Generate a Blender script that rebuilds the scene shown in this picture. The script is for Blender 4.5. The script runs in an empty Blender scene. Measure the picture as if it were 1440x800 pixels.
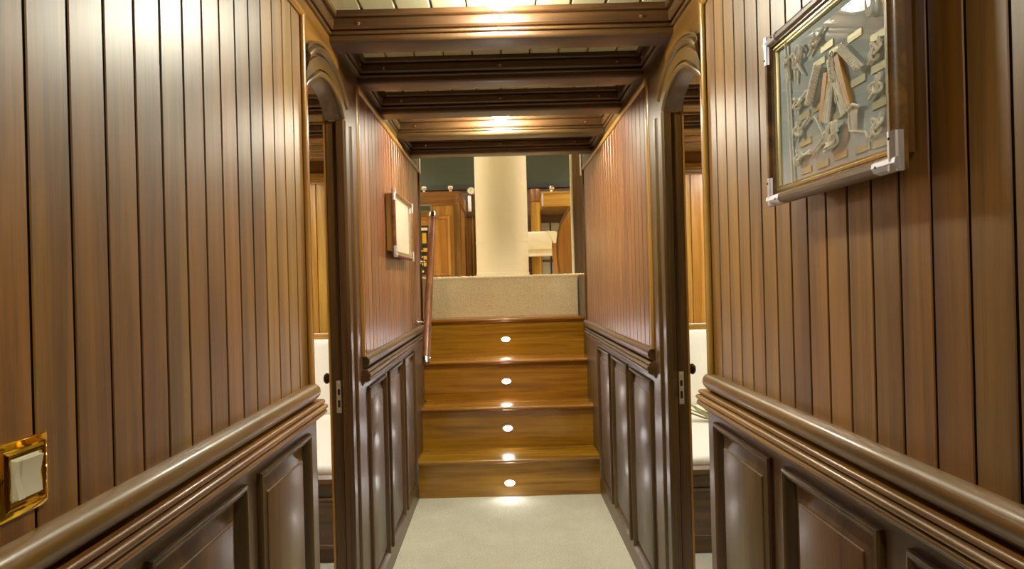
import bpy, bmesh, math, random
from mathutils import Vector, Matrix
random.seed(7)
C = bpy.context.scene.collection
S = bpy.context.scene
PI = math.pi

# ------------------------------------------------------------------ camera, world, exposure
EYE = 1.30
cam = bpy.data.cameras.new('camera')
cam.sensor_fit = 'HORIZONTAL'; cam.sensor_width = 36.0
cam.lens = 36.0 * 900 / 1440
cam.shift_x = 16 / 1440; cam.shift_y = -2 / 1440
cam.clip_start = 0.02
co = bpy.data.objects.new('camera', cam); C.objects.link(co)
co.location = (0, 0, EYE)
co.rotation_euler = (Matrix.Rotation(math.radians(90), 4, 'X') @ Matrix.Rotation(math.radians(-1.5), 4, 'Z')).to_euler()
S.camera = co
w = bpy.data.worlds.new('night'); S.world = w; w.use_nodes = True
w.node_tree.nodes['Background'].inputs[0].default_value = (0.010, 0.012, 0.014, 1)
w.node_tree.nodes['Background'].inputs[1].default_value = 1.0
S.view_settings.view_transform = 'Standard'; S.view_settings.look = 'None'
S.view_settings.gamma = 1.0; S.view_settings.use_curve_mapping = False
S.view_settings.exposure = 2.1
S.cycles.max_bounces = 10; S.cycles.diffuse_bounces = 5; S.cycles.sample_clamp_indirect = 6
LAMP = 92.0          # ceiling lamp radiance
CABIN = 95.0
SALOON = 62.0
STEP = 30.0
LAMP_COL = (1.0, 0.965, 0.77)

# ------------------------------------------------------------------ materials
def srgb(r, g, b):
    f = lambda c: (c / 255 / 12.92) if c / 255 <= .04045 else ((c / 255 + .055) / 1.055) ** 2.4
    return (f(r), f(g), f(b), 1)

def new_mat(name):
    m = bpy.data.materials.new(name); m.use_nodes = True
    nt = m.node_tree
    return m, nt, nt.nodes['Principled BSDF']

def N(nt, typ, **kw):
    n = nt.nodes.new(typ)
    for k, v in kw.items():
        setattr(n, k, v)
    return n

def wood(name, dark, mid, light, axis='Z', rough=.38, coat=.3, jitter=.35, across=26, along=1.3, streak=0.5, coat_rough=.15, bump=.12, cior=1.5, spec=.5, hue=.012):
    m, nt, p = new_mat(name)
    L = nt.links.new
    tc = N(nt, 'ShaderNodeTexCoord'); oi = N(nt, 'ShaderNodeObjectInfo')
    off = N(nt, 'ShaderNodeVectorMath', operation='SCALE'); off.inputs[0].default_value = (13.1, 7.7, 29.3)
    L(oi.outputs['Random'], off.inputs['Scale'])
    add = N(nt, 'ShaderNodeVectorMath', operation='ADD')
    L(tc.outputs['Object'], add.inputs[0]); L(off.outputs[0], add.inputs[1])
    def stretched(a, b):
        s = [a, a, a]; s['XYZ'.index(axis)] = b
        mp = N(nt, 'ShaderNodeMapping'); mp.inputs['Scale'].default_value = s
        L(add.outputs[0], mp.inputs[0]); return mp
    n1 = N(nt, 'ShaderNodeTexNoise'); n1.inputs['Scale'].default_value = 1; n1.inputs['Detail'].default_value = 5; n1.inputs['Distortion'].default_value = .6
    L(stretched(across, along).outputs[0], n1.inputs['Vector'])
    n2 = N(nt, 'ShaderNodeTexNoise'); n2.inputs['Scale'].default_value = 1; n2.inputs['Detail'].default_value = 3
    L(stretched(across * 9, along * 7).outputs[0], n2.inputs['Vector'])
    n3 = N(nt, 'ShaderNodeTexNoise'); n3.inputs['Scale'].default_value = 1; n3.inputs['Detail'].default_value = 2
    L(stretched(5, 1.1).outputs[0], n3.inputs['Vector'])
    mx = N(nt, 'ShaderNodeMath', operation='MULTIPLY_ADD'); L(n2.outputs[0], mx.inputs[0]); mx.inputs[1].default_value = .35 * streak; L(n1.outputs[0], mx.inputs[2])
    mx2 = N(nt, 'ShaderNodeMath', operation='MULTIPLY_ADD'); L(n3.outputs[0], mx2.inputs[0]); mx2.inputs[1].default_value = .45; L(mx.outputs[0], mx2.inputs[2])
    cr = N(nt, 'ShaderNodeValToRGB')
    e = cr.color_ramp.elements
    c0 = .52 + .12 * streak
    e[0].position = c0 - .17; e[0].color = dark
    e[1].position = c0 + .40; e[1].color = light
    k = e.new(c0 + .12); k.color = mid
    L(mx2.outputs[0], cr.inputs[0])
    hv = N(nt, 'ShaderNodeHueSaturation')
    mr = N(nt, 'ShaderNodeMapRange'); mr.inputs[3].default_value = 1 - jitter / 2; mr.inputs[4].default_value = 1 + jitter / 2
    L(oi.outputs['Random'], mr.inputs[0]); L(mr.outputs[0], hv.inputs['Value'])
    L(cr.outputs[0], hv.inputs['Color']); L(hv.outputs[0], p.inputs['Base Color'])
    fr = N(nt, 'ShaderNodeMath', operation='MULTIPLY'); fr.inputs[1].default_value = 7.31; L(oi.outputs['Random'], fr.inputs[0])
    fc = N(nt, 'ShaderNodeMath', operation='FRACT'); L(fr.outputs[0], fc.inputs[0])
    hm = N(nt, 'ShaderNodeMapRange'); hm.inputs[3].default_value = .5 - hue; hm.inputs[4].default_value = .5 + hue
    L(fc.outputs[0], hm.inputs[0]); L(hm.outputs[0], hv.inputs['Hue'])
    p.inputs['Coat IOR'].default_value = cior; p.inputs['Specular IOR Level'].default_value = spec
    rr = N(nt, 'ShaderNodeMapRange'); rr.inputs[3].default_value = rough - .06; rr.inputs[4].default_value = rough + .08
    L(n1.outputs[0], rr.inputs[0]); L(rr.outputs[0], p.inputs['Roughness'])
    b = N(nt, 'ShaderNodeBump'); b.inputs['Strength'].default_value = bump; b.inputs['Distance'].default_value = .002
    L(n2.outputs[0], b.inputs['Height']); L(b.outputs[0], p.inputs['Normal'])
    p.inputs['Coat Weight'].default_value = coat; p.inputs['Coat Roughness'].default_value = coat_rough
    return m

def plain(name, col, rough=.5, metal=0, noise=.08, scale=40, bump=0, coat=0, spec=.5, sheen=0):
    m, nt, p = new_mat(name); L = nt.links.new
    tc = N(nt, 'ShaderNodeTexCoord')
    n = N(nt, 'ShaderNodeTexNoise'); n.inputs['Scale'].default_value = scale; n.inputs['Detail'].default_value = 4
    L(tc.outputs['Object'], n.inputs['Vector'])
    mr = N(nt, 'ShaderNodeMapRange'); mr.inputs[3].default_value = 1 - noise; mr.inputs[4].default_value = 1 + noise
    L(n.outputs[0], mr.inputs[0])
    hv = N(nt, 'ShaderNodeHueSaturation'); hv.inputs['Color'].default_value = col
    L(mr.outputs[0], hv.inputs['Value']); L(hv.outputs[0], p.inputs['Base Color'])
    p.inputs['Roughness'].default_value = rough; p.inputs['Metallic'].default_value = metal
    p.inputs['Coat Weight'].default_value = coat
    p.inputs['Specular IOR Level'].default_value = spec
    if bump:
        b = N(nt, 'ShaderNodeBump'); b.inputs['Strength'].default_value = bump; b.inputs['Distance'].default_value = .004
        L(n.outputs[0], b.inputs['Height']); L(b.outputs[0], p.inputs['Normal'])
    return m

def carpet(name, c1, c2, blotch=1.6):
    m, nt, p = new_mat(name); L = nt.links.new
    tc = N(nt, 'ShaderNodeTexCoord')
    a = N(nt, 'ShaderNodeTexNoise'); a.inputs['Scale'].default_value = blotch * 3; a.inputs['Detail'].default_value = 5; a.inputs['Roughness'].default_value = .7
    f = N(nt, 'ShaderNodeTexNoise'); f.inputs['Scale'].default_value = 150; f.inputs['Detail'].default_value = 2
    L(tc.outputs['Object'], a.inputs['Vector']); L(tc.outputs['Object'], f.inputs['Vector'])
    mx = N(nt, 'ShaderNodeMath', operation='MULTIPLY_ADD'); L(a.outputs[0], mx.inputs[0]); mx.inputs[1].default_value = .45; L(f.outputs[0], mx.inputs[2])
    cr = N(nt, 'ShaderNodeValToRGB'); e = cr.color_ramp.elements
    e[0].position = .48; e[0].color = c1; e[1].position = .92; e[1].color = c2
    L(mx.outputs[0], cr.inputs[0]); L(cr.outputs[0], p.inputs['Base Color'])
    b = N(nt, 'ShaderNodeBump'); b.inputs['Strength'].default_value = .9; b.inputs['Distance'].default_value = .012
    L(f.outputs[0], b.inputs['Height']); L(b.outputs[0], p.inputs['Normal'])
    p.inputs['Roughness'].default_value = .95; p.inputs['Specular IOR Level'].default_value = .1
    p.inputs['Sheen Weight'].default_value = .3
    return m

def emit(name, col, strength):
    m, nt, p = new_mat(name)
    p.inputs['Base Color'].default_value = (.9, .9, .88, 1)
    p.inputs['Emission Color'].default_value = (*col, 1); p.inputs['Emission Strength'].default_value = strength
    return m

def glass(name, tint=(1, 1, 1, 1), rough=0.02):
    m = bpy.data.materials.new(name); m.use_nodes = True; nt = m.node_tree; nt.nodes.clear(); L = nt.links.new
    o = N(nt, 'ShaderNodeOutputMaterial'); t = N(nt, 'ShaderNodeBsdfTransparent'); t.inputs[0].default_value = tint
    g = N(nt, 'ShaderNodeBsdfGlossy'); g.inputs['Roughness'].default_value = rough
    fr = N(nt, 'ShaderNodeLayerWeight'); fr.inputs[0].default_value = .5
    pw = N(nt, 'ShaderNodeMath', operation='POWER'); pw.inputs[1].default_value = 4; L(fr.outputs['Facing'], pw.inputs[0])
    mu = N(nt, 'ShaderNodeMath', operation='MULTIPLY_ADD'); mu.inputs[1].default_value = .6; mu.inputs[2].default_value = .04; mu.use_clamp = True
    L(pw.outputs[0], mu.inputs[0])
    mix = N(nt, 'ShaderNodeMixShader'); L(mu.outputs[0], mix.inputs[0]); L(t.outputs[0], mix.inputs[1]); L(g.outputs[0], mix.inputs[2])
    L(mix.outputs[0], o.inputs[0])
    return m

DK, MD, LT = srgb(54, 33, 5), srgb(98, 63, 13), srgb(134, 92, 28)
M = {}
for ax in 'XYZ':
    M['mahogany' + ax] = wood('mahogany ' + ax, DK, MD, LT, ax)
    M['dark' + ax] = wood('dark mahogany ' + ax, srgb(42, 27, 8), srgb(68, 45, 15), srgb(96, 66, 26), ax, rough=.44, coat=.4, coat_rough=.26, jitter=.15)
    M['teak' + ax] = wood('golden teak ' + ax, srgb(84, 48, 4), srgb(138, 86, 10), srgb(170, 114, 26), ax, streak=.9, rough=.24, coat=.6, coat_rough=.06, jitter=.22, across=30)
    M['honey' + ax] = wood('honey mahogany ' + ax, srgb(112, 74, 20), srgb(150, 106, 34), srgb(180, 136, 58), ax, rough=.32, jitter=.2)
M['plank'] = wood('plank mahogany', srgb(66, 40, 3), srgb(112, 74, 11), srgb(148, 103, 27), 'Z', streak=.8, rough=.48, coat=1.0, jitter=.40, coat_rough=.39, cior=1.56, spec=.35, hue=.008)
M['plankred'] = wood('red plank mahogany', srgb(66, 32, 8), srgb(112, 60, 22), srgb(146, 88, 42), 'Z', streak=.8, rough=.46, coat=1.0, jitter=.34, coat_rough=.36, cior=1.56, spec=.35, hue=.008)
M['caulk'] = plain('dark joint', srgb(16, 9, 5), .9, spec=.1)
M['cream'] = plain('cream paint', srgb(214, 208, 172), .45, noise=.03)
M['carpet'] = carpet('wool carpet', srgb(206, 201, 174), srgb(242, 239, 220))
M['carpet2'] = carpet('stair carpet', srgb(224, 197, 148), srgb(250, 232, 192))
M['brass'] = plain('polished brass', srgb(222, 178, 40), .08, 1, noise=.05)
M['goldfillet'] = plain('gilt fillet', srgb(206, 192, 144), .34, .9, noise=.1)
M['screw'] = plain('brass screw', srgb(205, 170, 110), .22, 1)
M['chrome'] = plain('chrome', srgb(225, 225, 228), .1, 1, noise=.02)
M['nickel'] = plain('nickel', srgb(196, 188, 160), .4, .35)
M['silver'] = plain('silvered corner', srgb(226, 224, 232), .34, .7)
M['bronze'] = plain('dark bronze', srgb(60, 50, 36), .35, 1)
M['white'] = plain('white plastic', srgb(226, 222, 196), .3, noise=.02)
M['black'] = plain('black plastic', srgb(26, 26, 24), .35)
M['hole'] = plain('dark slot', srgb(22, 14, 8), .8)
M['yellow'] = plain('yellow breaker', srgb(214, 168, 30), .4)
M['leather'] = plain('cream leather', srgb(232, 227, 206), .42, noise=.03, scale=9, bump=.05)
M['linen'] = plain('white upholstery', srgb(238, 236, 222), .8, noise=.03, scale=60, bump=.15)
M['rope'] = plain('cotton rope', srgb(250, 246, 232), .85, noise=.12, scale=180, bump=.5)
M['board'] = plain('blue grey felt', srgb(198, 214, 218), .9, noise=.06, scale=60)
M['labelbrass'] = plain('label brass', srgb(196, 190, 148), .5, .25, noise=.15, scale=90)
M['stickwood'] = plain('light stick wood', srgb(206, 158, 84), .5, noise=.1)
M['paper'] = plain('aged paper', srgb(214, 208, 190), .8, noise=.12, scale=25)
M['grey'] = plain('grey plastic', srgb(120, 126, 112), .4)
M['nightglass'] = plain('dark window glass', srgb(58, 64, 52), .12, noise=.05, scale=1.2)
M['curtain'] = plain('pale curtain', srgb(186, 186, 176), .8, noise=.1, scale=20)
M['stem'] = plain('dry stem', srgb(150, 142, 88), .7, noise=.2)
M['glass'] = glass('clear glass')
M['lamp'] = emit('ceiling lamp glow', LAMP_COL, LAMP)
M['cabinlamp'] = emit('cabin lamp glow', (1, .97, .90), CABIN)
M['lamp0'] = emit('dim rear lamp glow', LAMP_COL, LAMP * .75)
M['saloonlamp'] = emit('saloon lamp glow', (1, .96, .82), SALOON)
M['lamp2'] = emit('stair lamp glow', LAMP_COL, LAMP * 1.7)
M['led'] = emit('step light glow', (1, .98, .95), STEP)

# ------------------------------------------------------------------ mesh builder
WL = {}
def adopt(o, parent, loc):
    WL[o.name] = Vector(loc)
    if parent:
        o.parent = parent; o.matrix_parent_inverse = Matrix.Translation(-WL[parent.name])
    return o
class MB:
    def __init__(self, T=None):
        self.v = []; self.f = []; self.T = T or (lambda a, b, c: (a, b, c))
    def pt(self, p):
        self.v.append(self.T(*p)); return len(self.v) - 1
    def box(self, a, b, ch=0):
        (x0, y0, z0), (x1, y1, z1) = a, b
        i = [self.pt(p) for p in ((x0, y0, z0), (x1, y0, z0), (x1, y1, z0), (x0, y1, z0), (x0, y0, z1), (x1, y0, z1), (x1, y1, z1), (x0, y1, z1))]
        for q in ((0, 3, 2, 1), (4, 5, 6, 7), (0, 1, 5, 4), (1, 2, 6, 5), (2, 3, 7, 6), (3, 0, 4, 7)):
            self.f.append([i[k] for k in q])
        return self
    def prism(self, prof, axis, a, b):
        """closed 2-D profile pulled along an axis (0, 1, 2) from a to b; the profile holds the other two axes in order"""
        def p3(q, t):
            r = list(q); r.insert(axis, t); return r
        A = [self.pt(p3(q, a)) for q in prof]; B = [self.pt(p3(q, b)) for q in prof]
        n = len(prof)
        for k in range(n):
            self.f.append([A[k], A[(k + 1) % n], B[(k + 1) % n], B[k]])
        self.f.append(A[::-1]); self.f.append(B)
        return self
    def rings(self, y0, y1, z0, z1, rings, cap0=True, cap1=True, close=False):
        """rectangular rings (inset, depth) in (y, z, d)"""
        L = []
        for ins, d in rings:
            L.append([self.pt(p) for p in ((y0 + ins, z0 + ins, d), (y1 - ins, z0 + ins, d), (y1 - ins, z1 - ins, d), (y0 + ins, z1 - ins, d))])
        pairs = list(zip(L, L[1:])) + ([(L[-1], L[0])] if close else [])
        for A, B in pairs:
            for k in range(4):
                self.f.append([A[k], A[(k + 1) % 4], B[(k + 1) % 4], B[k]])
        if not close:
            if cap0: self.f.append(L[0][::-1])
            if cap1: self.f.append(L[-1])
        return self
    def tube(self, path, r, seg=8, caps=True):
        P = [Vector(p) for p in path]; n = len(P)
        rr = r if isinstance(r, (list, tuple)) else [r] * n
        prev = None; L = []
        for k in range(n):
            t = (P[min(k + 1, n - 1)] - P[max(k - 1, 0)])
            if t.length < 1e-9: t = Vector((0, 0, 1))
            t.normalize()
            if prev is None:
                u = t.orthogonal().normalized()
            else:
                u = prev - t * prev.dot(t)
                if u.length < 1e-6: u = t.orthogonal()
                u.normalize()
            prev = u; v = t.cross(u)
            L.append([self.pt(P[k] + (u * math.cos(2 * PI * j / seg) + v * math.sin(2 * PI * j / seg)) * rr[k]) for j in range(seg)])
        for A, B in zip(L, L[1:]):
            for j in range(seg):
                self.f.append([A[j], A[(j + 1) % seg], B[(j + 1) % seg], B[j]])
        if caps:
            self.f.append(L[0][::-1]); self.f.append(L[-1])
        return self
    def lathe(self, prof, o, ax, seg=20):
        """profile of (radius, height) about the axis ax through o"""
        ax = Vector(ax).normalized(); u = ax.orthogonal().normalized(); v = ax.cross(u); o = Vector(o)
        L = []
        for r, h in prof:
            if r < 1e-6:
                L.append([self.pt(o + ax * h)] * seg)
            else:
                L.append([self.pt(o + ax * h + (u * math.cos(2 * PI * j / seg) + v * math.sin(2 * PI * j / seg)) * r) for j in range(seg)])
        for A, B in zip(L, L[1:]):
            for j in range(seg):
                q = [A[j], A[(j + 1) % seg], B[(j + 1) % seg], B[j]]
                q = [x for i, x in enumerate(q) if x not in q[:i]]
                if len(q) > 2: self.f.append(q)
        return self
    def build(self, name, mat, parent=None, origin=None, smooth=32):
        me = bpy.data.meshes.new(name)
        o3 = Vector(origin) if origin else Vector((0, 0, 0))
        me.from_pydata([Vector(p) - o3 for p in self.v], [], self.f)
        bm = bmesh.new(); bm.from_mesh(me)
        bmesh.ops.recalc_face_normals(bm, faces=bm.faces)
        for f in bm.faces: f.smooth = True
        lim = math.radians(smooth)
        for e in bm.edges:
            e.smooth = len(e.link_faces) == 2 and e.calc_face_angle(PI) < lim
        bm.to_mesh(me); bm.free()
        me.materials.append(M[mat] if isinstance(mat, str) else mat)
        ob = bpy.data.objects.new(name, me); ob.location = o3; C.objects.link(ob)
        return adopt(ob, parent, o3)

def tag(o, label, cat, group=None):
    o['label'] = label; o['category'] = cat
    if group: o['group'] = group
    return o
def struct(o, label=None):
    o['kind'] = 'structure'
    if label: o['label'] = label
    return o
def empty(name, loc=(0, 0, 0)):
    o = bpy.data.objects.new(name, None); C.objects.link(o); o.location = loc; o.empty_display_size = .05
    return adopt(o, None, loc)
def thing(name, label, cat, loc=(0, 0, 0), group=None):
    return tag(empty(name, loc), label, cat, group)
def share(src, name, loc, parent):
    o = bpy.data.objects.new(name, src.data); C.objects.link(o); o.location = loc
    return adopt(o, parent, loc)

HL, HR = .53, .576                       # half widths of the corridor to port and starboard
def wallT(side):                         # (along, up, out from the wall face) -> world
    return (lambda y, z, d: (-HL + d, y, z)) if side < 0 else (lambda y, z, d: (HR - d, y, z))
CEIL, BEAMB = 2.175, 2.087
NEAR0, NEAR1, FAR0, FAR1 = -0.9, 1.805, 2.165, 4.30
BEAMS = [-1.0, -0.55, -0.1, .35, .78, 1.21, 1.63, 2.055, 2.48, 2.925, 3.39, 3.87]

# ------------------------------------------------------------------ floor and ceiling
fl = MB().box((-.60, -.9, -.03), (.64, 3.93, 0)).build('floor', 'carpet'); struct(fl, 'pale cream carpet on the corridor floor')
ceil = struct(empty('ceiling', (0, 0, CEIL)), 'cream boarded ceiling between dark beams')
MB().box((-.56, -.9, CEIL + .012), (.61, 4.02, CEIL + .03)).build('backing_panel', 'caulk', ceil)
pl = None
xs = [-.526 + .11 * k for k in range(10)]
for k in range(10):
    xc = -.471 + .11 * k
    if pl is None:
        wq = .053
        prof = [(-wq, .014), (-wq, .004), (-wq + .004, 0), (wq - .004, 0), (wq, .004), (wq, .014)]
        mb = MB(); mb.prism([(a, b) for a, b in prof], 1, -2.46, 2.46)
        pl = mb.build('ceiling_plank', 'cream', ceil); pl.location = (xc, 1.56, CEIL)
    else:
        share(pl, 'ceiling_plank', (xc, 1.56, CEIL), ceil)
# beams with a moulding on either side and brass dome screws
def arc(cx, cy, r, a0, a1, n):
    return [(cx + r * math.cos(math.radians(a0 + (a1 - a0) * k / n)), cy + r * math.sin(math.radians(a0 + (a1 - a0) * k / n))) for k in range(n + 1)]
BW = .115
bprof = [(0, CEIL), (0, BEAMB + .012)] + arc(.012, BEAMB + .012, .012, 180, 270, 4)[1:] + arc(BW - .012, BEAMB + .012, .012, 270, 360, 4) + [(BW, CEIL)]
CORN = [(0, 2.108), (.008, 2.108), (.011, 2.111), (.011, 2.115), (.008, 2.118), (.003, 2.118), (.003, 2.122), (.015, 2.122), (.0205, 2.128), (.022, 2.140), (.022, 2.150), (.016, 2.152), (.016, 2.156), (.030, 2.157), (.034, 2.160), (.034, CEIL), (0, CEIL)]
def corn(sgn, y):    # moulding profile beside a beam face at y, out towards sgn
    q = CORN
    return [(y + sgn * a, z) for a, z in q]
for y in BEAMS:
    b = MB().prism(bprof, 0, -HL, HR)
    b.v = [(x, yy + y, z) for x, yy, z in b.v]
    b = b.build('ceiling_beam', 'darkX', ceil, origin=(0, y, BEAMB))
    for sgn, yy in ((-1, y), (1, y + BW)):
        MB().prism(corn(sgn, yy), 0, -HL, HR).build('beam_moulding', 'darkX', b)
        if y > 1.5:
            for x in (-.43, .02, .47):
                MB().lathe([(.0075, 0), (.007, .002), (.004, .004), (0, .005)], (x, yy + sgn * .0205, 2.138), (0, sgn, .25), 10).build('screw_cap', 'screw', b)
for k in range(len(BEAMS)):              # cornice along the walls between the beams
    y0 = BEAMS[k] + BW + .0; y1 = BEAMS[k + 1] if k + 1 < len(BEAMS) else 4.02
    if y1 - y0 < .05: continue
    for side in (-1, 1):
        x = -HL if side < 0 else HR
        prof = [(x - side * (a - 0), z) for a, z in CORN]
        c = MB().prism(prof, 1, y0, y1).build('cornice', 'darkY', ceil)
        if y1 > 1.5:
            for yy in (y0 + .07, y1 - .07):
                MB().lathe([(.0075, 0), (.007, .002), (.004, .004), (0, .005)], (x - side * .0205, yy, 2.138), (-side, 0, .25), 10).build('screw_cap', 'screw', c)

def ceiling_light(loc, label, mat='lamp', r=.056):
    t = thing('ceiling_light', label, 'ceiling light', loc, 'ceiling lights')
    x, y, z = loc
    MB().lathe([(r + .012, 0), (r + .012, -.012), (r + .006, -.019), (r, -.019), (r - .002, -.012), (r - .002, 0)], loc, (0, 0, 1), 32).build('rim', 'chrome', t)
    MB().lathe([(r, -.014)] + [(r * math.cos(math.radians(a)), -.014 - .048 * math.sin(math.radians(a))) for a in range(10, 90, 10)] + [(0, -.062)], loc, (0, 0, 1), 28).build('dome', mat, t)
    return t
ceiling_light((.022, 1.90, CEIL), 'glowing dome light before the nearest beam, at the top edge')
ceiling_light((.022, 3.19, CEIL), 'small glowing dome light deeper in, between the dark beams', 'lamp2')
ceiling_light((.022, -.28, CEIL), 'dim dome light on the ceiling behind the viewer', 'lamp0')

# ------------------------------------------------------------------ corridor walls
def plank_field(wall, side, seams, z0, z1, mat='plank'):
    T = wallT(side); src = {}
    MB(T).box((seams[0], z0, -.0143), (seams[-1], z1, -.0042)).build('joint_filler', 'caulk', wall)
    for a, b in zip(seams, seams[1:]):
        wq = (b - a) / 2 - .0026
        key = round(wq, 4)
        loc = T((a + b) / 2, (z0 + z1) / 2, -.014)
        if key not in src:
            h = (z1 - z0) / 2
            s = 1 if side < 0 else -1
            prof = [(-wq, 0), (-wq, .0102), (-wq + .0012, .0115), (wq - .0012, .0115), (wq, .0102), (wq, 0)]
            mb = MB(lambda p, q, t, s=s: (s * q, p, t)); mb.prism(prof, 2, -h, h)
            src[key] = mb.build('plank', mat, wall); src[key].location = loc
        else:
            share(src[key], 'plank', loc, wall)

RAIL = [(-.014, .99), (.004, .99), (.014, .994), (.021, 1.003), (.024, 1.013), (.022, 1.024), (.015, 1.032), (.004, 1.036), (-.014, 1.036)]
def bump_prof(zs, base):
    out = []
    return out
def nose(d, z, r, n=6):
    return [(d + r * math.cos(math.radians(85 - 170 * k / n)), z + r * math.sin(math.radians(85 - 170 * k / n))) for k in range(n + 1)]
CHAIR = [(-.014, .986), (.012, .986)] + nose(.020, .980, .006) + [(.016, .973)] + nose(.027, .966, .0066) + [(.018, .9585)] + nose(.024, .951, .007) + [(.012, .9425)] + nose(.006, .9385, .003, 4) + [(.002, .9345)] + nose(.0035, .931, .003, 4) + [(0, .927), (-.014, .927)]
def swap(prof): return [(z, d) for d, z in prof]

def wainscot(wall, side, y0, y1, panels, zb=.10, zt=.908):
    T = wallT(side)
    MB(T).box((y0, 0, -.014), (y1, zb + .012, 0)).build('bottom_rail', 'darkY', wall)
    MB(T).box((y0, zt - .012, -.014), (y1, .99, 0)).build('top_rail', 'darkY', wall)
    edges = [y0] + [e for p in panels for e in p] + [y1]
    for k in range(0, len(edges), 2):
        a = edges[k] - (.012 if k else 0); b = edges[k + 1] + (.012 if k + 2 < len(edges) else 0)
        MB(T).box((a, zb + .012, -.014), (b, zt - .012, 0)).build('stile', 'darkZ', wall)
    for a, b in panels:
        MB(T).rings(a, b, zb, zt, [(0, -.002), (0, .007), (.003, .011), (.008, .0125), (.012, .010), (.0145, .006), (.0165, .007), (.019, .004), (.022, -.004), (.026, -.0115), (.026, -.014), (.012, -.014), (.012, -.002)], close=True).build('panel_moulding', 'darkZ', wall)
        MB(T).rings(a, b, zb, zt, [(.024, -.014), (.024, -.010), (.056, -.001), (.057, .0015), (.060, .003)]).build('raised_panel', 'darkZ', wall)

def bead_frame(wall, side, y0, y1, z0, z1, left=True):
    """half round bead round a plank field"""
    T = wallT(side); r = .011
    half = [(r * math.cos(math.radians(a)), r * .9 * math.sin(math.radians(a))) for a in range(0, 181, 30)]
    def bar(p0, p1, vert):
        mb = MB(T)
        if vert: mb.prism([(p0[0] + a, d) for a, d in half], 1, p0[1], p1[1])
        else: mb.prism([(p0[1] + a, d) for a, d in half], 0, p0[0], p1[0])
        return mb
    # prism axes in (y, z, d): vertical = axis 1 (y, d), level = axis 0 (z, d)
    bar((y0 - r, z1), (y1 + r, z1), False).build('bead', 'honeyY', wall)
    bar((y1, z0), (y1, z1), True).build('bead', 'darkZ' if left else 'honeyZ', wall)
    if left: bar((y0, z0), (y0, z1), True).build('bead', 'honeyZ', wall)

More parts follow.
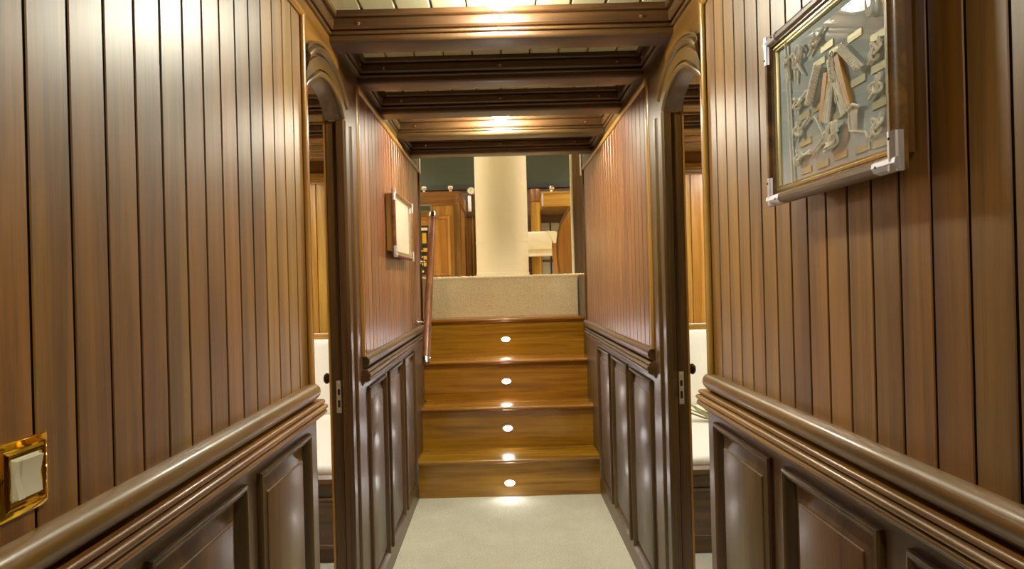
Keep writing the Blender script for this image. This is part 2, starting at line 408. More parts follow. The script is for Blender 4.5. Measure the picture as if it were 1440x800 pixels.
def corridor_wall(side):
    T = wallT(side)
    nm = 'wall_left' if side < 0 else 'wall_right'
    near = struct(empty(nm, T(.5, 0, 0)), ('left' if side < 0 else 'right') + ' corridor wall of upright planks over raised panels, nearest the viewer')
    MB(T).box((NEAR0, 0, -.032), (NEAR1 - .002, CEIL + .01, -.0142)).build('backing_panel', 'caulk', near)
    far = struct(empty(nm, T(3.3, 0, 0)), ('left' if side < 0 else 'right') + ' planked corridor wall beyond the door, beside the stairs')
    fend = FAR1 if side < 0 else 4.36
    MB(T).box((FAR0, 0, -.0158), (fend, CEIL + .01, -.0142)).build('backing_panel', 'caulk', far)
    if side < 0:
        seams = [.726 + .0734 * k for k in range(-22, 15)]; pan = [(-.357, .001), (.073, .431), (.503, .861), (.933, 1.291), (1.363, 1.725)]
        fpan = [(2.50, 2.855), (2.945, 3.325), (3.42, 3.80)]
    else:
        seams = [.719 + .0689 * k for k in range(-23, 16)]; pan = [(-.34, .06), (.128, .486), (.553, .911), (.978, 1.315), (1.38, 1.737)]
        fpan = [(2.475, 2.866), (2.947, 3.339), (3.427, 3.825)]
    plank_field(near, side, seams, 1.03, 2.058)
    fs = [2.435 + (fend - .04 - 2.435) / 25 * k for k in range(26)]
    plank_field(far, side, fs, 1.03, 2.058, 'plankred')
    # posts and frieze
    MB(T).box((seams[-1], 1.02, -.0142), (NEAR1, 2.058, 0)).build('end_post', 'mahoganyZ', near)
    MB(T).box((NEAR0, 2.058, -.0142), (NEAR1, CEIL, 0)).build('frieze_board', 'mahoganyY', near)
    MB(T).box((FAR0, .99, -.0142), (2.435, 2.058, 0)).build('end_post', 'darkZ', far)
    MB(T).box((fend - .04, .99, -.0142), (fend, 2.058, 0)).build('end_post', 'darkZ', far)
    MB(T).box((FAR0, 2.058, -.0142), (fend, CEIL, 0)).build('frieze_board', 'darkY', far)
    bead_frame(near, side, NEAR0, seams[-1] + .008, 1.034, 2.058, False)
    bead_frame(far, side, 2.432, fend - .035, 1.034, 2.058)
    MB(T).prism(swap(RAIL), 0, NEAR0, NEAR1 - .03).build('rounded_rail', 'mahoganyY', near)
    MB(T).prism(swap(CHAIR), 0, NEAR0, NEAR1 + .004).build('chair_rail', 'mahoganyY', near)
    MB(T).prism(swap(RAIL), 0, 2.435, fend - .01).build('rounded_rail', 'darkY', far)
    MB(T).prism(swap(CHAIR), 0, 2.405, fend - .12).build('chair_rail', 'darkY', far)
    wainscot(near, side, NEAR0, NEAR1, pan)
    wainscot(far, side, 2.165, fend, fpan)
    # ---- doorway: arched header, casing, sliding door seen on its edge
    tr = struct(empty('trim_1' if side < 0 else 'trim_2', T(2.0, 0, 0)), 'arched doorway trim in the ' + ('left' if side < 0 else 'right') + ' corridor wall')
    yc = (NEAR1 + FAR0) / 2; hw = (FAR0 - NEAR1) / 2; rise = .075; spring = 1.865
    R = (hw * hw + rise * rise) / (2 * rise); zc = spring + rise - R
    a0 = math.asin(hw / R)
    arcp = [(yc + R * math.sin(a0 - 2 * a0 * k / 16), zc + R * math.cos(a0 - 2 * a0 * k / 16)) for k in range(17)]
    mb = MB(T)
    top = CEIL
    mb.prism([(NEAR1, top), (FAR0, top)] + arcp, 2, -.05, 0)
    mb.build('arch_header', 'mahoganyY', tr)
    cp = [(0, -.05), (0, .010), (.004, .0145), (.009, .016), (.014, .0135), (.016, .009), (.020, .009), (.022, .012), (.060, .012), (.064, .009), (.068, .009), (.071, .014), (.077, .0175), (.083, .018), (.089, .0145), (.092, .010), (.0945, .012), (.100, .010), (.102, 0), (.102, -.0135), (.0002, -.0135)]
    cp = [(0, 0), (0, .010)] + [(.004, .015), (.009, .017), (.014, .015), (.017, .009), (.018, .003), (.021, .003), (.022, .012), (.058, .012), (.060, .003), (.063, .003), (.065, .012), (.070, .018), (.077, .020), (.083, .018), (.087, .012), (.088, .004), (.091, .004), (.093, .010), (.100, .010), (.102, 0)]
    MB(T).prism([(FAR0 + a * 1.3, d) for a, d in cp], 1, 0, spring).build('casing', 'darkZ', tr)
    mb = MB(T); L = []
    for k in range(25):
        a = a0 - 2.06 * a0 * k / 24
        L.append([mb.pt((max(NEAR1 - .012, yc + (R + n) * math.sin(a)), zc + (R + n) * math.cos(a), d * min(1, .04 + (24 - k) / 4))) for n, d in cp])
    n = len(cp)
    for A, B in zip(L, L[1:]):
        for j in range(n):
            mb.f.append([A[j], A[(j + 1) % n], B[(j + 1) % n], B[j]])
    mb.f.append(L[0]); mb.f.append(L[-1][::-1])
    mb.build('arch_moulding', 'darkY', tr)
    # jamb board on the cabin side
    MB(T).box((FAR0 + .008, 0, -.060), (FAR0 + .05, 1.90, -.052)).build('jamb_stop', 'honeyZ', tr)
    dr = struct(empty('door_1' if side < 0 else 'door_2', T(2.3, 0, -.035)), ('left' if side < 0 else 'right') + ' dark wooden sliding door, slid open and seen on its edge')
    MB(T).box((FAR0 + .006, .01, -.050), (FAR0 + .50, 1.862, -.0172)).build('door_panel', 'darkZ', dr)
    zlo, zhi = .874, .984
    lp = MB(T); yl = FAR0 + .006
    lp.box((yl - .0025, zlo, -.036), (yl + .001, zhi, -.0195))
    lp = lp.build('lock_plate', 'nickel', dr)
    for za, zb in ((.955, .935), (.918, .893)):
        MB(T).box((yl - .0030, zb, -.0315), (yl - .0020, za, -.0235)).build('slot', 'hole', lp)
        MB(T).prism([(zb - .004, -.0325), (zb - .004, -.0225), (zb, -.0245), (zb, -.0305)], 0, yl - .0050, yl - .002).build('lip', 'nickel', lp)
    for z in (zhi - .009, zlo + .009):
        MB(T).lathe([(.004, 0), (.003, .0015), (0, .002)], (yl - .0025, z, -.0275), (-1, 0, 0), 10).build('screw', 'nickel', lp)
    MB(T).lathe([(.026, 0), (.026, .004), (.020, .008), (.011, .010), (.009, .018), (.013, .022), (.018, .027), (.019, .033), (.014, .039), (0, .041)], (FAR0 + .055, .985, -.050), (0, 0, -1), 18).build('door_knob', 'bronze', dr)
    return near, far
corridor_wall(-1); corridor_wall(1)
bk = struct(empty('wall_back', (0, NEAR0, 0)), 'wooden bulkhead behind the viewer')
for k in range(12):
    MB().box((-.60 + .103 * k, NEAR0 - .03, 0), (-.60 + .103 * k + .100, NEAR0, CEIL + .02)).build('plank', 'plank', bk)

# ------------------------------------------------------------------ staircase
st = thing('staircase', 'golden varnished teak stairs with four lit risers and carpeted top', 'staircase', (0, 3.9, 0))
RY, RUN, T1, RISE = 3.90, .255, .234, .271
for k in range(4):
    yr = RY + RUN * k; top = T1 + RISE * k; bot = 0 if k == 0 else T1 + RISE * (k - 1)
    xa, xb = (-HL, HR) if k < 2 else (-.548, .597)
    if k == 1: xa, xb = -HL, HR
    MB().box((xa, yr, bot), (xb, yr + .016, top - .026)).build('riser', 'teakX', st, origin=(0, yr, bot))
    rr = .0125; yn = yr - .034
    prof = [(yr + RUN + .016, top - .026), (yr + RUN + .016, top)] + arc(yn + rr, top - rr, rr, 90, 270, 8) + [(yn + rr, top - .026)]
    MB().prism([(a, b) for a, b in prof], 0, xa, xb).build('tread', 'teakX', st, origin=(0, yr, top))
    MB().prism([(yr, top - .026), (yr, top - .034), (yr - .006, top - .033), (yr - .010, top - .026)], 0, xa, xb).build('cove_moulding', 'teakX', st)
def step_light(x, y, z, which):
    t = thing('step_light', which, 'step light', (x, y, z), 'step lights in the risers')
    def disc(a, b, n=20): return [(x + a * math.cos(2 * PI * j / n), z + b * math.sin(2 * PI * j / n)) for j in range(n)]
    MB().prism(disc(.036, .022), 1, y - .003, y).build('bezel', 'chrome', t)
    MB().prism(disc(.029, .0165), 1, y - .0042, y - .003).build('lens', 'led', t)
step_light(.024, RY, .081, 'bright step light in the lowest riser, just above the carpet')
step_light(.022, RY + RUN, .357, 'bright step light in the second riser from the floor')
step_light(.022, RY + 2 * RUN, .623, 'bright step light in the third riser from the floor')
step_light(.026, RY + 3 * RUN, .890, 'bright step light in the top wooden riser')
# carpeted top riser, soft and slightly uneven
UP = 1.352; yt = RY + 4 * RUN
def carpet_strip(xa, xb, prof, name, parent, amp=.003, nx=150, mat='carpet2'):
    rnd = random.Random(3); mb = MB(); L = []
    for i in range(nx + 1):
        x = xa + (xb - xa) * i / nx
        L.append([mb.pt((x, a + rnd.uniform(-amp, amp), b + rnd.uniform(-amp, amp))) for a, b in prof])
    for A, B in zip(L, L[1:]):
        for j in range(len(prof) - 1):
            mb.f.append([A[j], A[j + 1], B[j + 1], B[j]])
    return mb.build(name, mat, parent, smooth=80)
zb = T1 + RISE * 3
prof = [(yt, zb - .002 + (UP - .02 - zb) * t / 40) for t in range(41)] + [(yt - .006, UP - .013), (yt - .007, UP - .004), (yt - .001, UP + .005), (yt + .02, UP + .007), (yt + .06, UP + .006), (yt + .12, UP + .004)]
carpet_strip(-.548, .590, prof, 'carpeted_riser', st)
lip = [(yt - .012, UP - .018), (yt - .020, UP - .008), (yt - .018, UP + .002), (yt - .004, UP + .007), (yt + .05, UP + .006)]
carpet_strip(.585, .664, lip, 'carpet_lip', st, .002, 14)
carpet_strip(-.625, -.543, lip, 'carpet_lip', st, .002, 14)
for xa, xb, ya in ((-.63, -.549, FAR1 + .004), (.598, .68, 4.364)):
    MB().box((xa, ya, 0), (xb, yt + .04, UP - .004)).build('side_panel', 'darkZ', st)

# ------------------------------------------------------------------ handrail
hr = thing('handrail', 'round wooden handrail with chrome end caps beside the stairs', 'handrail', (-.46, 3.83, .83))
p0, p1 = Vector((-.46, 3.84, .835)), Vector((-.46, 4.435, 1.79)); dv = (p1 - p0).normalized()
MB().tube([p0 + dv * t for t in (0, .3, .6, .9, (p1 - p0).length)], .0235, 16).build('rail', wood('handrail mahogany', srgb(88, 52, 20), srgb(122, 76, 34), srgb(146, 98, 50), 'Z', rough=.45, coat=.15), hr)
for p, s in ((p0, -1), (p1, 1)):
    MB().lathe([(.0255, -.034), (.0262, -.03), (.0262, .004), (.023, .009), (0, .010)], p, dv * s, 18).build('end_cap', 'chrome', hr)
for by, bz, in ((3.985, 1.072), (4.223, 1.455)):
    b = MB().lathe([(.020, 0), (.020, .003), (.014, .006), (.007, .009), (.0055, .012), (.0055, .075)], (-HL, by, bz), (1, 0, 0), 14).build('bracket', 'chrome', hr)
    MB().lathe([(.009, -.012), (.011, 0), (.009, .012)], (-HL + .052, by, bz), dv, 12).build('saddle', 'chrome', b)

# ------------------------------------------------------------------ knot board on the right and picture case on the left
def box_part(T, a, b, name, mat, parent): return MB(T).box(a, b).build(name, mat, parent)
def frame_case(side, y0, y1, z0, z1, df, back, label, board):
    """df = front face out from the wall; back = thickness of the inset backing box"""
    T = wallT(side)
    t = thing('knot_display_case' if board else 'picture_case', label, 'display case' if board else 'framed picture', T((y0 + y1) / 2, z0, 0))
    k = .024
    MB(T).rings(y0 + (.042 if board else .012), y1 - .03, z0 + .03, z1 - .02, [(0, 0), (0, back)]).build('backing_box', 'mahoganyZ' if board else 'honeyZ', t)
    db = back
    MB(T).rings(y0, y1, z0, z1, [(0, db), (0, df - .010), (.003, df - .004), (.009, df), (.015, df - .001), (.019, df - .006), (.021, df - .006), (.023, df - .010), (k, df - .012), (k, db)], close=True).build('frame', 'mahoganyY', t)
    MB(T).rings(y0 + k, y1 - k, z0 + k, z1 - k, [(0, db + .002), (0, df - .010), (.004, df - .009), (.006, df - .012), (.009, df - .011), (.011, df - .016), (.011, db + .002)], close=True).build('gilt_fillet', 'goldfillet', t)
    MB(T).box((y0 + k, z0 + k, db), (y1 - k, z1 - k, db + .003)).build('backing_board', 'board' if board else 'paper', t)
    MB(T).prism([(z0 + k + .006, df - .009), (z1 - k - .006, df - (.0165 if board else .009)), (z1 - k - .006, df - (.0178 if board else .0103)), (z0 + k + .006, df - .0103)], 0, y0 + k + .006, y1 - k - .006).build('glass', 'glass', t)
    # silvered corner brackets
    c, w_, e = .052, .0185, .0012
    for (yy, sy) in ((y0, 1), (y1, -1)):
        for (zz, sz) in ((z0, 1), (z1, -1)):
            mb = MB(T)
            pr = [(-.001, df - .012), (.002, df - .003), (.009, df + e), (.0155, df), (w_, df - .005), (w_, df - .012)]
            mb.prism([(zz + sz * a, d) for a, d in pr], 0, yy - sy * e, yy + sy * c)
            mb2 = MB(T); 
            mb.prism([(yy + sy * a, d) for a, d in pr], 1, zz - sz * e, zz + sz * c)
            mb.box((yy - sy * .0018, zz - sz * .0018, df - .012), (yy + sy * .004, zz + sz * c, df - .006))
            b = mb.build('corner_bracket', 'silver', t)
            for q in ((c - .010, .009), (.010, c - .010)):
                MB(T).lathe([(.0022, 0), (.0016, .0010), (0, .0013)], (yy + sy * q[0], zz + sz * q[1], df + .0009), (0, 0, 1), 8).build('screw', 'hole', b)
    return t, T, db + .003

kb, T, D0 = frame_case(1, .84, 1.245, 1.436, 1.757, .055, .036, 'framed knot display case under glass with silver corners on right wall', True)
rope = []
def kn(path, r, name='knot', seg=6, mat='rope', more=()):
    mb = MB(T); mb.tube([(p[0], p[1], D0 + p[2]) for p in path], r, seg)
    for m in more: mb.tube([(p[0], p[1], D0 + p[2]) for p in m], r, seg)
    return mb.build(name, mat, kb, smooth=70)
def trefoil(y, z, s, rot=0, sy=1, sz=1, n=40):
    out = []
    for i in range(n + 1):
        t = 2 * PI * i / n
        a = (math.sin(t) + 2 * math.sin(2 * t)) * s / 3 * sy; b = (math.cos(t) - 2 * math.cos(2 * t)) * s / 3 * sz
        out.append((y + a * math.cos(rot) - b * math.sin(rot), z + a * math.sin(rot) + b * math.cos(rot), .0055 - .0028 * math.sin(3 * t)))
    return out
def line(a, b, n=6, dip=0, d=.004):
    return [(a[0] + (b[0] - a[0]) * i / n, a[1] + (b[1] - a[1]) * i / n + dip * math.sin(PI * i / n), d) for i in range(n + 1)]
def twist(a, b, r, turns, strands=3, n=40):
    L = []
    dy, dz = b[0] - a[0], b[1] - a[1]; l = math.hypot(dy, dz); nx, nz = -dz / l, dy / l
    for s in range(strands):
        L.append([(a[0] + dy * i / n + nx * r * math.cos(2 * PI * (turns * i / n + s / strands)), a[1] + dz * i / n + nz * r * math.cos(2 * PI * (turns * i / n + s / strands)), .006 + r * .7 * math.sin(2 * PI * (turns * i / n + s / strands))) for i in range(n + 1)])
    return L
r0 = .0024
# bow knot with two loops and tails
kn(trefoil(1.130, 1.682, .017), r0, more=[[(1.118 - .010 * math.sin(t) , 1.690 + .012 * math.cos(t), .007) for t in [2 * PI * i / 16 for i in range(17)]], line((1.131, 1.675), (1.138, 1.642)), line((1.128, 1.676), (1.108, 1.648))])
for a, b in (((1.055, 1.643), (1.088, 1.590)), ((.984, 1.648), (.934, 1.600))):
    s = twist(a, b, .0042, 4); kn(s[0], .0036, more=s[1:])
kn(trefoil(1.130, 1.604, .013, .3, 1.2, .8), r0, more=[line((1.122, 1.606), (1.096, 1.616)), line((1.134, 1.600), (1.139, 1.588))])
kn(trefoil(1.130, 1.556, .014, 1.1, 1.1, .8), r0, more=[line((1.120, 1.556), (1.092, 1.569)), line((1.136, 1.552), (1.142, 1.540))])
kn(trefoil(1.130, 1.508, .014, .5, .9, 1), r0 * 1.1, more=[line((1.122, 1.510), (1.086, 1.512), dip=-.002), line((1.122, 1.507), (1.088, 1.507), dip=.002)])
for z, ro in ((1.612, .4), (1.562, 1.3), (1.507, .2)):
    kn(trefoil(.895, z, .013, ro), r0, more=[line((.900, z - .006), (.914, z - .014)), line((.890, z + .006), (.886, z + .016))])
kn([(.906 + .0095 * math.cos(t), 1.690 + .026 * math.sin(t), .005) for t in [2 * PI * i / 28 for i in range(29)]], .0019)
kn(trefoil(1.062, 1.688, .012, .9), r0, more=[line((1.066, 1.684), (1.088, 1.672)), line((1.056, 1.690), (1.036, 1.700))])
kn(trefoil(1.165, 1.690, .010, .2), r0, more=[line((1.165, 1.684), (1.160, 1.655))])
# coil mat in the middle
mb = MB(T)
for j in range(9):
    rr = random.Random(j); oy, oz = rr.uniform(-.006, .006), rr.uniform(-.005, .005)
    sy, sz, ph = rr.uniform(.008, .022), rr.uniform(.010, .022), rr.uniform(0, PI)
    mb.tube([(1.013 + oy + sy * math.cos(t + ph), 1.516 + oz + sz * math.sin(t), D0 + .004 + .0008 * j + .002 * math.sin(3 * t)) for t in [2 * PI * i / 24 for i in range(25)]], r0, 6)
mb.build('rope_mat', 'rope', kb, smooth=70)
kn([(1.080, 1.562, .004), (1.073, 1.566, .004), (1.064, 1.556, .004), (1.044, 1.528, .004), (1.046, 1.521, .004), (1.072, 1.512, .004), (1.084, 1.497, .004)], .0016, 'string')
kn([(.966, 1.556, .004), (.969, 1.530, .004), (.966, 1.516, .004), (.945, 1.510, .004), (.926, 1.505, .004), (.920, 1.495, .004)], .0016, 'string')
mb = MB(T)
for j in range(9):
    y = .942 + .0028 * j
    mb.tube([(y, 1.548, D0 + .004), (y - .001 * (j - 4), 1.535, D0 + .005), (y - .0016 * (j - 4), 1.512 + .003 * (j % 3), D0 + .004)], .0012, 5)
mb.tube([(.938, 1.546, D0 + .006), (.952, 1.552, D0 + .007), (.968, 1.546, D0 + .006)], .0022, 6)
mb.build('tassel', 'rope', kb, smooth=70)
# block and tackle: two pale sticks, rope falls, hook
for a, b, ww in (((1.031, 1.625), (1.050, 1.552), .006), ((.998, 1.640), (.966, 1.552), .006)):
    l = math.hypot(b[0] - a[0], b[1] - a[1]); ny, nz = -(b[1] - a[1]) / l * ww, (b[0] - a[0]) / l * ww
    MB(T).prism([(a[0] - ny, a[1] - nz), (a[0] + ny, a[1] + nz), (b[0] + ny, b[1] + nz), (b[0] - ny, b[1] - nz)], 2, D0, D0 + .006).build('stick', 'stickwood', kb)
s = twist((1.013, 1.640), (1.009, 1.606), .0038, 3); kn(s[0], .0032, 'rope_splice', more=s[1:])
kn(line((1.016, 1.625), (1.044, 1.548)), .0026, 'rope_fall', more=[line((1.012, 1.622), (1.037, 1.545)), line((1.010, 1.618), (1.029, 1.543))])
kn(line((1.006, 1.618), (.972, 1.548)), .0024, 'rope_fall', more=[line((1.008, 1.610), (.979, 1.545)), line((1.010, 1.602), (.986, 1.543)), line((1.003, 1.628), (.967, 1.556))])
kn([(1.006, 1.592, .005), (1.004, 1.572, .005), (1.000, 1.566, .005), (.996, 1.570, .005), (.997, 1.580, .005)], .0013, 'hook', mat='nickel')
kn([(1.012 + .004 * math.cos(t), 1.646 + .006 * math.sin(t), .005) for t in [2 * PI * i / 12 for i in range(13)]], .0013, 'shackle', mat='nickel')
kn([(1.171, 1.728, .004), (1.170, 1.70, .004), (1.166, 1.62, .004), (1.161, 1.53, .004), (1.156, 1.466, .004)], [.0024] * 5, 'rope_line')
for y, z in ((.952, 1.654), (1.006, 1.652), (1.058, 1.650), (.946, 1.585), (1.064, 1.579), (1.113, 1.577), (1.003, 1.549), (1.112, 1.531), (1.055, 1.482), (1.000, 1.486), (.939, 1.484), (.893, 1.632), (.893, 1.588), (.893, 1.537), (1.112, 1.482), (.893, 1.482), (1.032, 1.668)):
    MB(T).box((y - .019, z - .0055, D0), (y + .019, z + .0055, D0 + .0016)).build('label_plate', 'labelbrass', kb)

pc, T2, D2 = frame_case(-1, 3.0, 3.62, 1.437, 1.757, .046, .030, 'small framed picture with silver corners on left wall before stairs', False)

# ------------------------------------------------------------------ switch, hinge
T = wallT(-1)
sw = thing('light_switch', 'white rocker light switch in polished brass plate on left wall', 'light switch', T(.705, 1.10, 0))
y0, y1, z0, z1 = .664, .742, 1.060, 1.143
pd = -.0025
MB(T).rings(y0, y1, z0, z1, [(0, pd), (0, pd + .002), (.002, pd + .0035), (.008, pd + .006), (.010, pd + .0052), (.013, pd + .0075), (.0155, pd + .007), (.018, pd + .003), (.018, pd)], close=True).build('brass_plate', 'brass', sw)
MB(T).rings(y0 + .017, y1 - .017, z0 + .018, z1 - .018, [(0, pd), (0, pd + .005), (.0015, pd + .006), (.003, pd + .006)]).build('switch_insert', 'white', sw)
yr0, yr1, zr0, zr1 = y0 + .020, y1 - .020, z0 + .021, z1 - .021
MB(T).prism([(zr0, pd + .004), (zr0, pd + .0105), ((zr0 + zr1) / 2, pd + .008), (zr1, pd + .0125), (zr1 + .001, pd + .004)], 0, yr0 + .009, yr1).build('rocker', 'white', sw)
MB(T).prism([(zr0, pd + .004), (zr0, pd + .0125), ((zr0 + zr1) / 2, pd + .008), (zr1, pd + .0105), (zr1 + .001, pd + .004)], 0, yr0, yr0 + .0085).build('rocker', 'white', sw)
for yy, zz in ((y1 + .0005, 1.075), (y1 + .0005, 1.105), (y1 + .0005, 1.132)):
    MB(T).lathe([(.0013, 0), (.001, .0008), (0, .001)], (yy - .003, zz, pd + .0032), (0, 0, 1), 8).build('pin', 'chrome', sw)

hg = thing('hinge', 'small brass hinge at the end of the left wall above handrail', 'hinge', T(4.27, 1.93, 0))
MB(T).box((4.235, 1.895, 0), (4.268, 1.985, .0025)).build('leaf', 'brass', hg)
MB(T).tube([(4.272, 1.89, .005), (4.272, 1.99, .005)], .0055, 10).build('knuckle', 'brass', hg)
MB(T).box((4.276, 1.895, 0), (4.296, 1.985, .0025)).build('leaf', 'brass', hg)
# ------------------------------------------------------------------ side cabins seen through the door gaps
def cabin(side):
    s = side
    XI = (-.562 if s < 0 else .608)                 # inner face behind the corridor wall
    X1 = s * 2.15; YF = 4.335; YA = .55
    lo, hi = min(XI, X1), max(XI, X1)
    nm = 'left' if s < 0 else 'right'
    struct(MB().box((lo, YA, -.03), (hi, YF, 0)).build('floor', 'carpet'), nm + ' cabin floor')
    struct(MB().box((X1, YA, 0), (X1 + s * .03, YF, CEIL)).build('wall_' + nm, 'honeyZ'), nm + ' cabin outer wall')
    struct(MB().box((lo, YA - .03, 0), (hi, YA, CEIL)).build('wall_back', 'honeyZ'), nm + ' cabin rear wall')
    c = struct(MB().box((lo, YA, CEIL), (hi, YF, CEIL + .03)).build('ceiling', 'cream'), nm + ' cabin ceiling with cross beams')
    for y in BEAMS:
        if y < YA: continue
        b = MB().prism([(a + y, z) for a, z in bprof], 0, lo, hi).build('ceiling_beam', 'mahoganyX', c)
        MB().prism(corn(-1, y), 0, lo, hi).build('beam_moulding', 'mahoganyX', b)
        MB().prism(corn(1, y + BW), 0, lo, hi).build('beam_moulding', 'mahoganyX', b)
    # forward bulkhead: planks over a ledge and white upholstery
    bw = struct(empty('wall_front', (s * 1.2, YF, 0)), nm + ' cabin forward bulkhead of honey planks')
    MB().box((lo, YF + .001, 0), (hi, YF + .02, CEIL)).build('backing_panel', 'caulk', bw)
    zt = 2.0
    src = None; n = int((hi - lo) / .115)
    for k in range(n + 1):
        xa = lo + .115 * k; xb = min(xa + .112, hi)
        if xb - xa < .02: continue
        MB().prism([(xa, YF), (xa, YF - .010), (xa + .003, YF - .013), (xb - .003, YF - .013), (xb, YF - .010), (xb, YF)], 2, .99, zt).build('plank', 'honeyZ', bw)
    MB().prism([(YF, zt), (YF - .02, zt), (YF - .028, zt + .008), (YF - .02, zt + .016), (YF - .02, zt + .03), (YF - .035, zt + .04), (YF - .035, zt + .07), (YF, zt + .07)], 0, lo, hi).build('cornice', 'honeyX', bw)
    MB().box((lo, YF - .012, zt + .07), (hi, YF, CEIL)).build('frieze_board', 'mahoganyX', bw)
    MB().prism([(YF, .955), (YF - .03, .955), (YF - .036, .965), (YF - .036, .985), (YF - .03, .995), (YF, .995)], 0, lo, hi).build('ledge', 'honeyX', bw)
    up = MB()
    n = 3
    for k in range(n):
        xa = lo + (hi - lo) * k / n + .001; xb = lo + (hi - lo) * (k + 1) / n - .001
        up = MB(lambda x, z, d: (x, YF - d, z)).rings(xa, xb, .43, .953, [(0, .0), (0, .05), (.006, .062), (.02, .07), (.05, .073)]).build('upholstered_panel', 'linen', bw)
    # bunk
    bt = thing('bunk', 'white bunk bed on dark wooden base seen through the ' + ('left' if s < 0 else 'right') + ' doorway', 'bed', (s * 1.3, 3.6, 0))
    xa, xb = (lo + .01, hi - .04) if s < 0 else (lo + .04, hi - .01)
    MB().box((xa, 3.02, .001), (xb, YF - .08, .37)).build('base', 'darkX', bt)
    MB().prism([(3.02, .37), (3.0, .37), (2.985, .385), (2.985, .405), (3.0, .42), (3.06, .42), (3.06, .37)], 0, xa, xb).build('edge_moulding', 'mahoganyX', bt)
    mp = [(3.03, .372)] + arc(3.045, .435, .025, 200, 90, 5) + [(YF - .11, .462), (YF - .085, .45), (YF - .085, .372)]
    MB().prism(mp, 0, xa + .01, xb - .01).build('mattress', 'linen', bt)
    TT = lambda x, z, d: (x, 3.02 - d, z)
    for k in range(3):
        a = xa + (xb - xa) * k / 3 + .05; b = xa + (xb - xa) * (k + 1) / 3 - .05
        dw = MB(TT).rings(a, b, .07, .31, [(0, 0), (0, .010), (.004, .012), (.012, .010), (.018, .004), (.040, .008)]).build('drawer', 'darkX', bt)
    ceiling_light((s * 1.15, 2.28, CEIL), 'glowing dome light on the ceiling of the ' + nm + ' cabin', 'cabinlamp', .075)
    ceiling_light((s * 1.75, 3.60, CEIL), 'glowing dome light above the bunk in the ' + nm + ' cabin', 'cabinlamp', .075)
cabin(-1); cabin(1)
dp = thing('dried_plant_bundle', 'small bundle of dry green stems lying on the white bunk', 'dried plant', (1.20, 3.72, .47))
rnd = random.Random(11)
for k in range(11):
    a = (1.235 + rnd.uniform(-.03, .03), 3.70 + rnd.uniform(-.03, .03), .472)
    b = (1.135 + rnd.uniform(-.05, .05), 3.76 + rnd.uniform(-.03, .06), .50 + rnd.uniform(0, .07))
    m_ = tuple((p + q) / 2 + rnd.uniform(-.01, .01) for p, q in zip(a, b))
    MB().tube([a, m_, b], [.005, .006, .003], 6).build('stem', 'stem', dp)

# ------------------------------------------------------------------ upper saloon beyond the stairs
UPF = UP + .003
up = struct(empty('floor', (0, 6.5, UP)), 'cream carpeted floor of the upper saloon')
MB().box((-2.4, yt + .02, UP - .03), (2.4, 9.0, UP)).build('carpet', 'carpet2', up)
for xa, xb in ((-2.4, -.632), (.682, 2.4)):
    MB().box((xa, 4.37, UP - .03), (xb, yt + .02, UP)).build('carpet', 'carpet2', up)
SC = 3.45
struct(MB().box((-2.4, 4.37, SC), (2.4, 9.0, SC + .03)).build('ceiling', 'cream'), 'cream ceiling of the upper saloon')
struct(MB().box((-2.43, 4.37, UP), (-2.40, 9.0, SC)).build('wall_left', 'honeyZ'), 'left side wall of the upper saloon')
struct(MB().box((2.40, 4.37, UP), (2.43, 9.0, SC)).build('wall_right', 'honeyZ'), 'right side wall of the upper saloon')
ab = struct(empty('wall_back', (0, 4.36, UP)), 'saloon bulkhead over the stair opening')
MB().box((-2.4, 4.345, CEIL + .04), (2.4, 4.366, SC)).build('upper_panel', 'cream', ab)
MB().box((-2.4, 4.345, UP), (-.60, 4.366, CEIL + .04)).build('side_panel', 'cream', ab)
MB().box((.655, 4.370, UP), (2.4, 4.385, CEIL + .04)).build('side_panel', 'cream', ab)
MB().box((-.56, 4.03, CEIL), (.61, 4.345, CEIL + .03)).build('head_panel', 'darkX', ab)
MB().box((-.60, 4.372, 2.075), (-.536, 4.45, CEIL + .04)).build('corner_liner', 'cream', ab)
MB().box((.572, 4.392, 2.035), (.66, 4.46, CEIL + .04)).build('corner_liner', 'cream', ab)
fw = struct(empty('wall_front', (0, 8.6, UP)), 'dark wooden bulkhead below the saloon windscreen')
MB().box((-2.4, 8.55, UP), (2.4, 8.6, 2.56)).build('lower_panel', 'darkX', fw)
MB().box((-2.4, 8.50, 2.555), (2.4, 8.6, 2.585)).build('ledge', 'black', fw)
MB().box((-2.4, 8.55, 3.25), (2.4, 8.6, SC)).build('head_panel', 'darkX', fw)
wn = 0
for xa, xb in ((-2.35, -1.2), (-1.17, -.02), (.02, 1.17), (1.2, 2.35)):
    wn += 1
    wd = struct(empty('window_%d' % wn, ((xa + xb) / 2, 8.57, 2.6)), 'dark saloon windscreen pane at night')
    MB(lambda x, z, d: (x, 8.58 - d, z)).rings(xa - .02, xb + .02, 2.58, 3.26, [(0, 0), (0, .02), (.045, .02), (.045, 0)], close=True).build('frame', 'black', wd)
    MB().box((xa + .02, 8.585, 2.62), (xb - .02, 8.592, 3.22)).build('pane', 'nightglass', wd)
ceiling_light((-1.95, 6.3, SC), 'glowing dome light on the left of the saloon ceiling', 'saloonlamp', .11)
ceiling_light((1.95, 6.3, SC), 'glowing dome light on the right of the saloon ceiling', 'saloonlamp', .11)
ceiling_light((0, 7.3, SC), 'glowing dome light on the saloon ceiling before the windscreen', 'saloonlamp', .11)
ceiling_light((-1.9, 4.95, SC), 'added unseen dome light on the saloon ceiling, lighting the mast from the left', 'saloonlamp', .10)  # this pair is added out of view to light both sides of the mast
ceiling_light((1.9, 4.95, SC), 'added unseen dome light on the saloon ceiling, lighting the mast from the right', 'saloonlamp', .10)

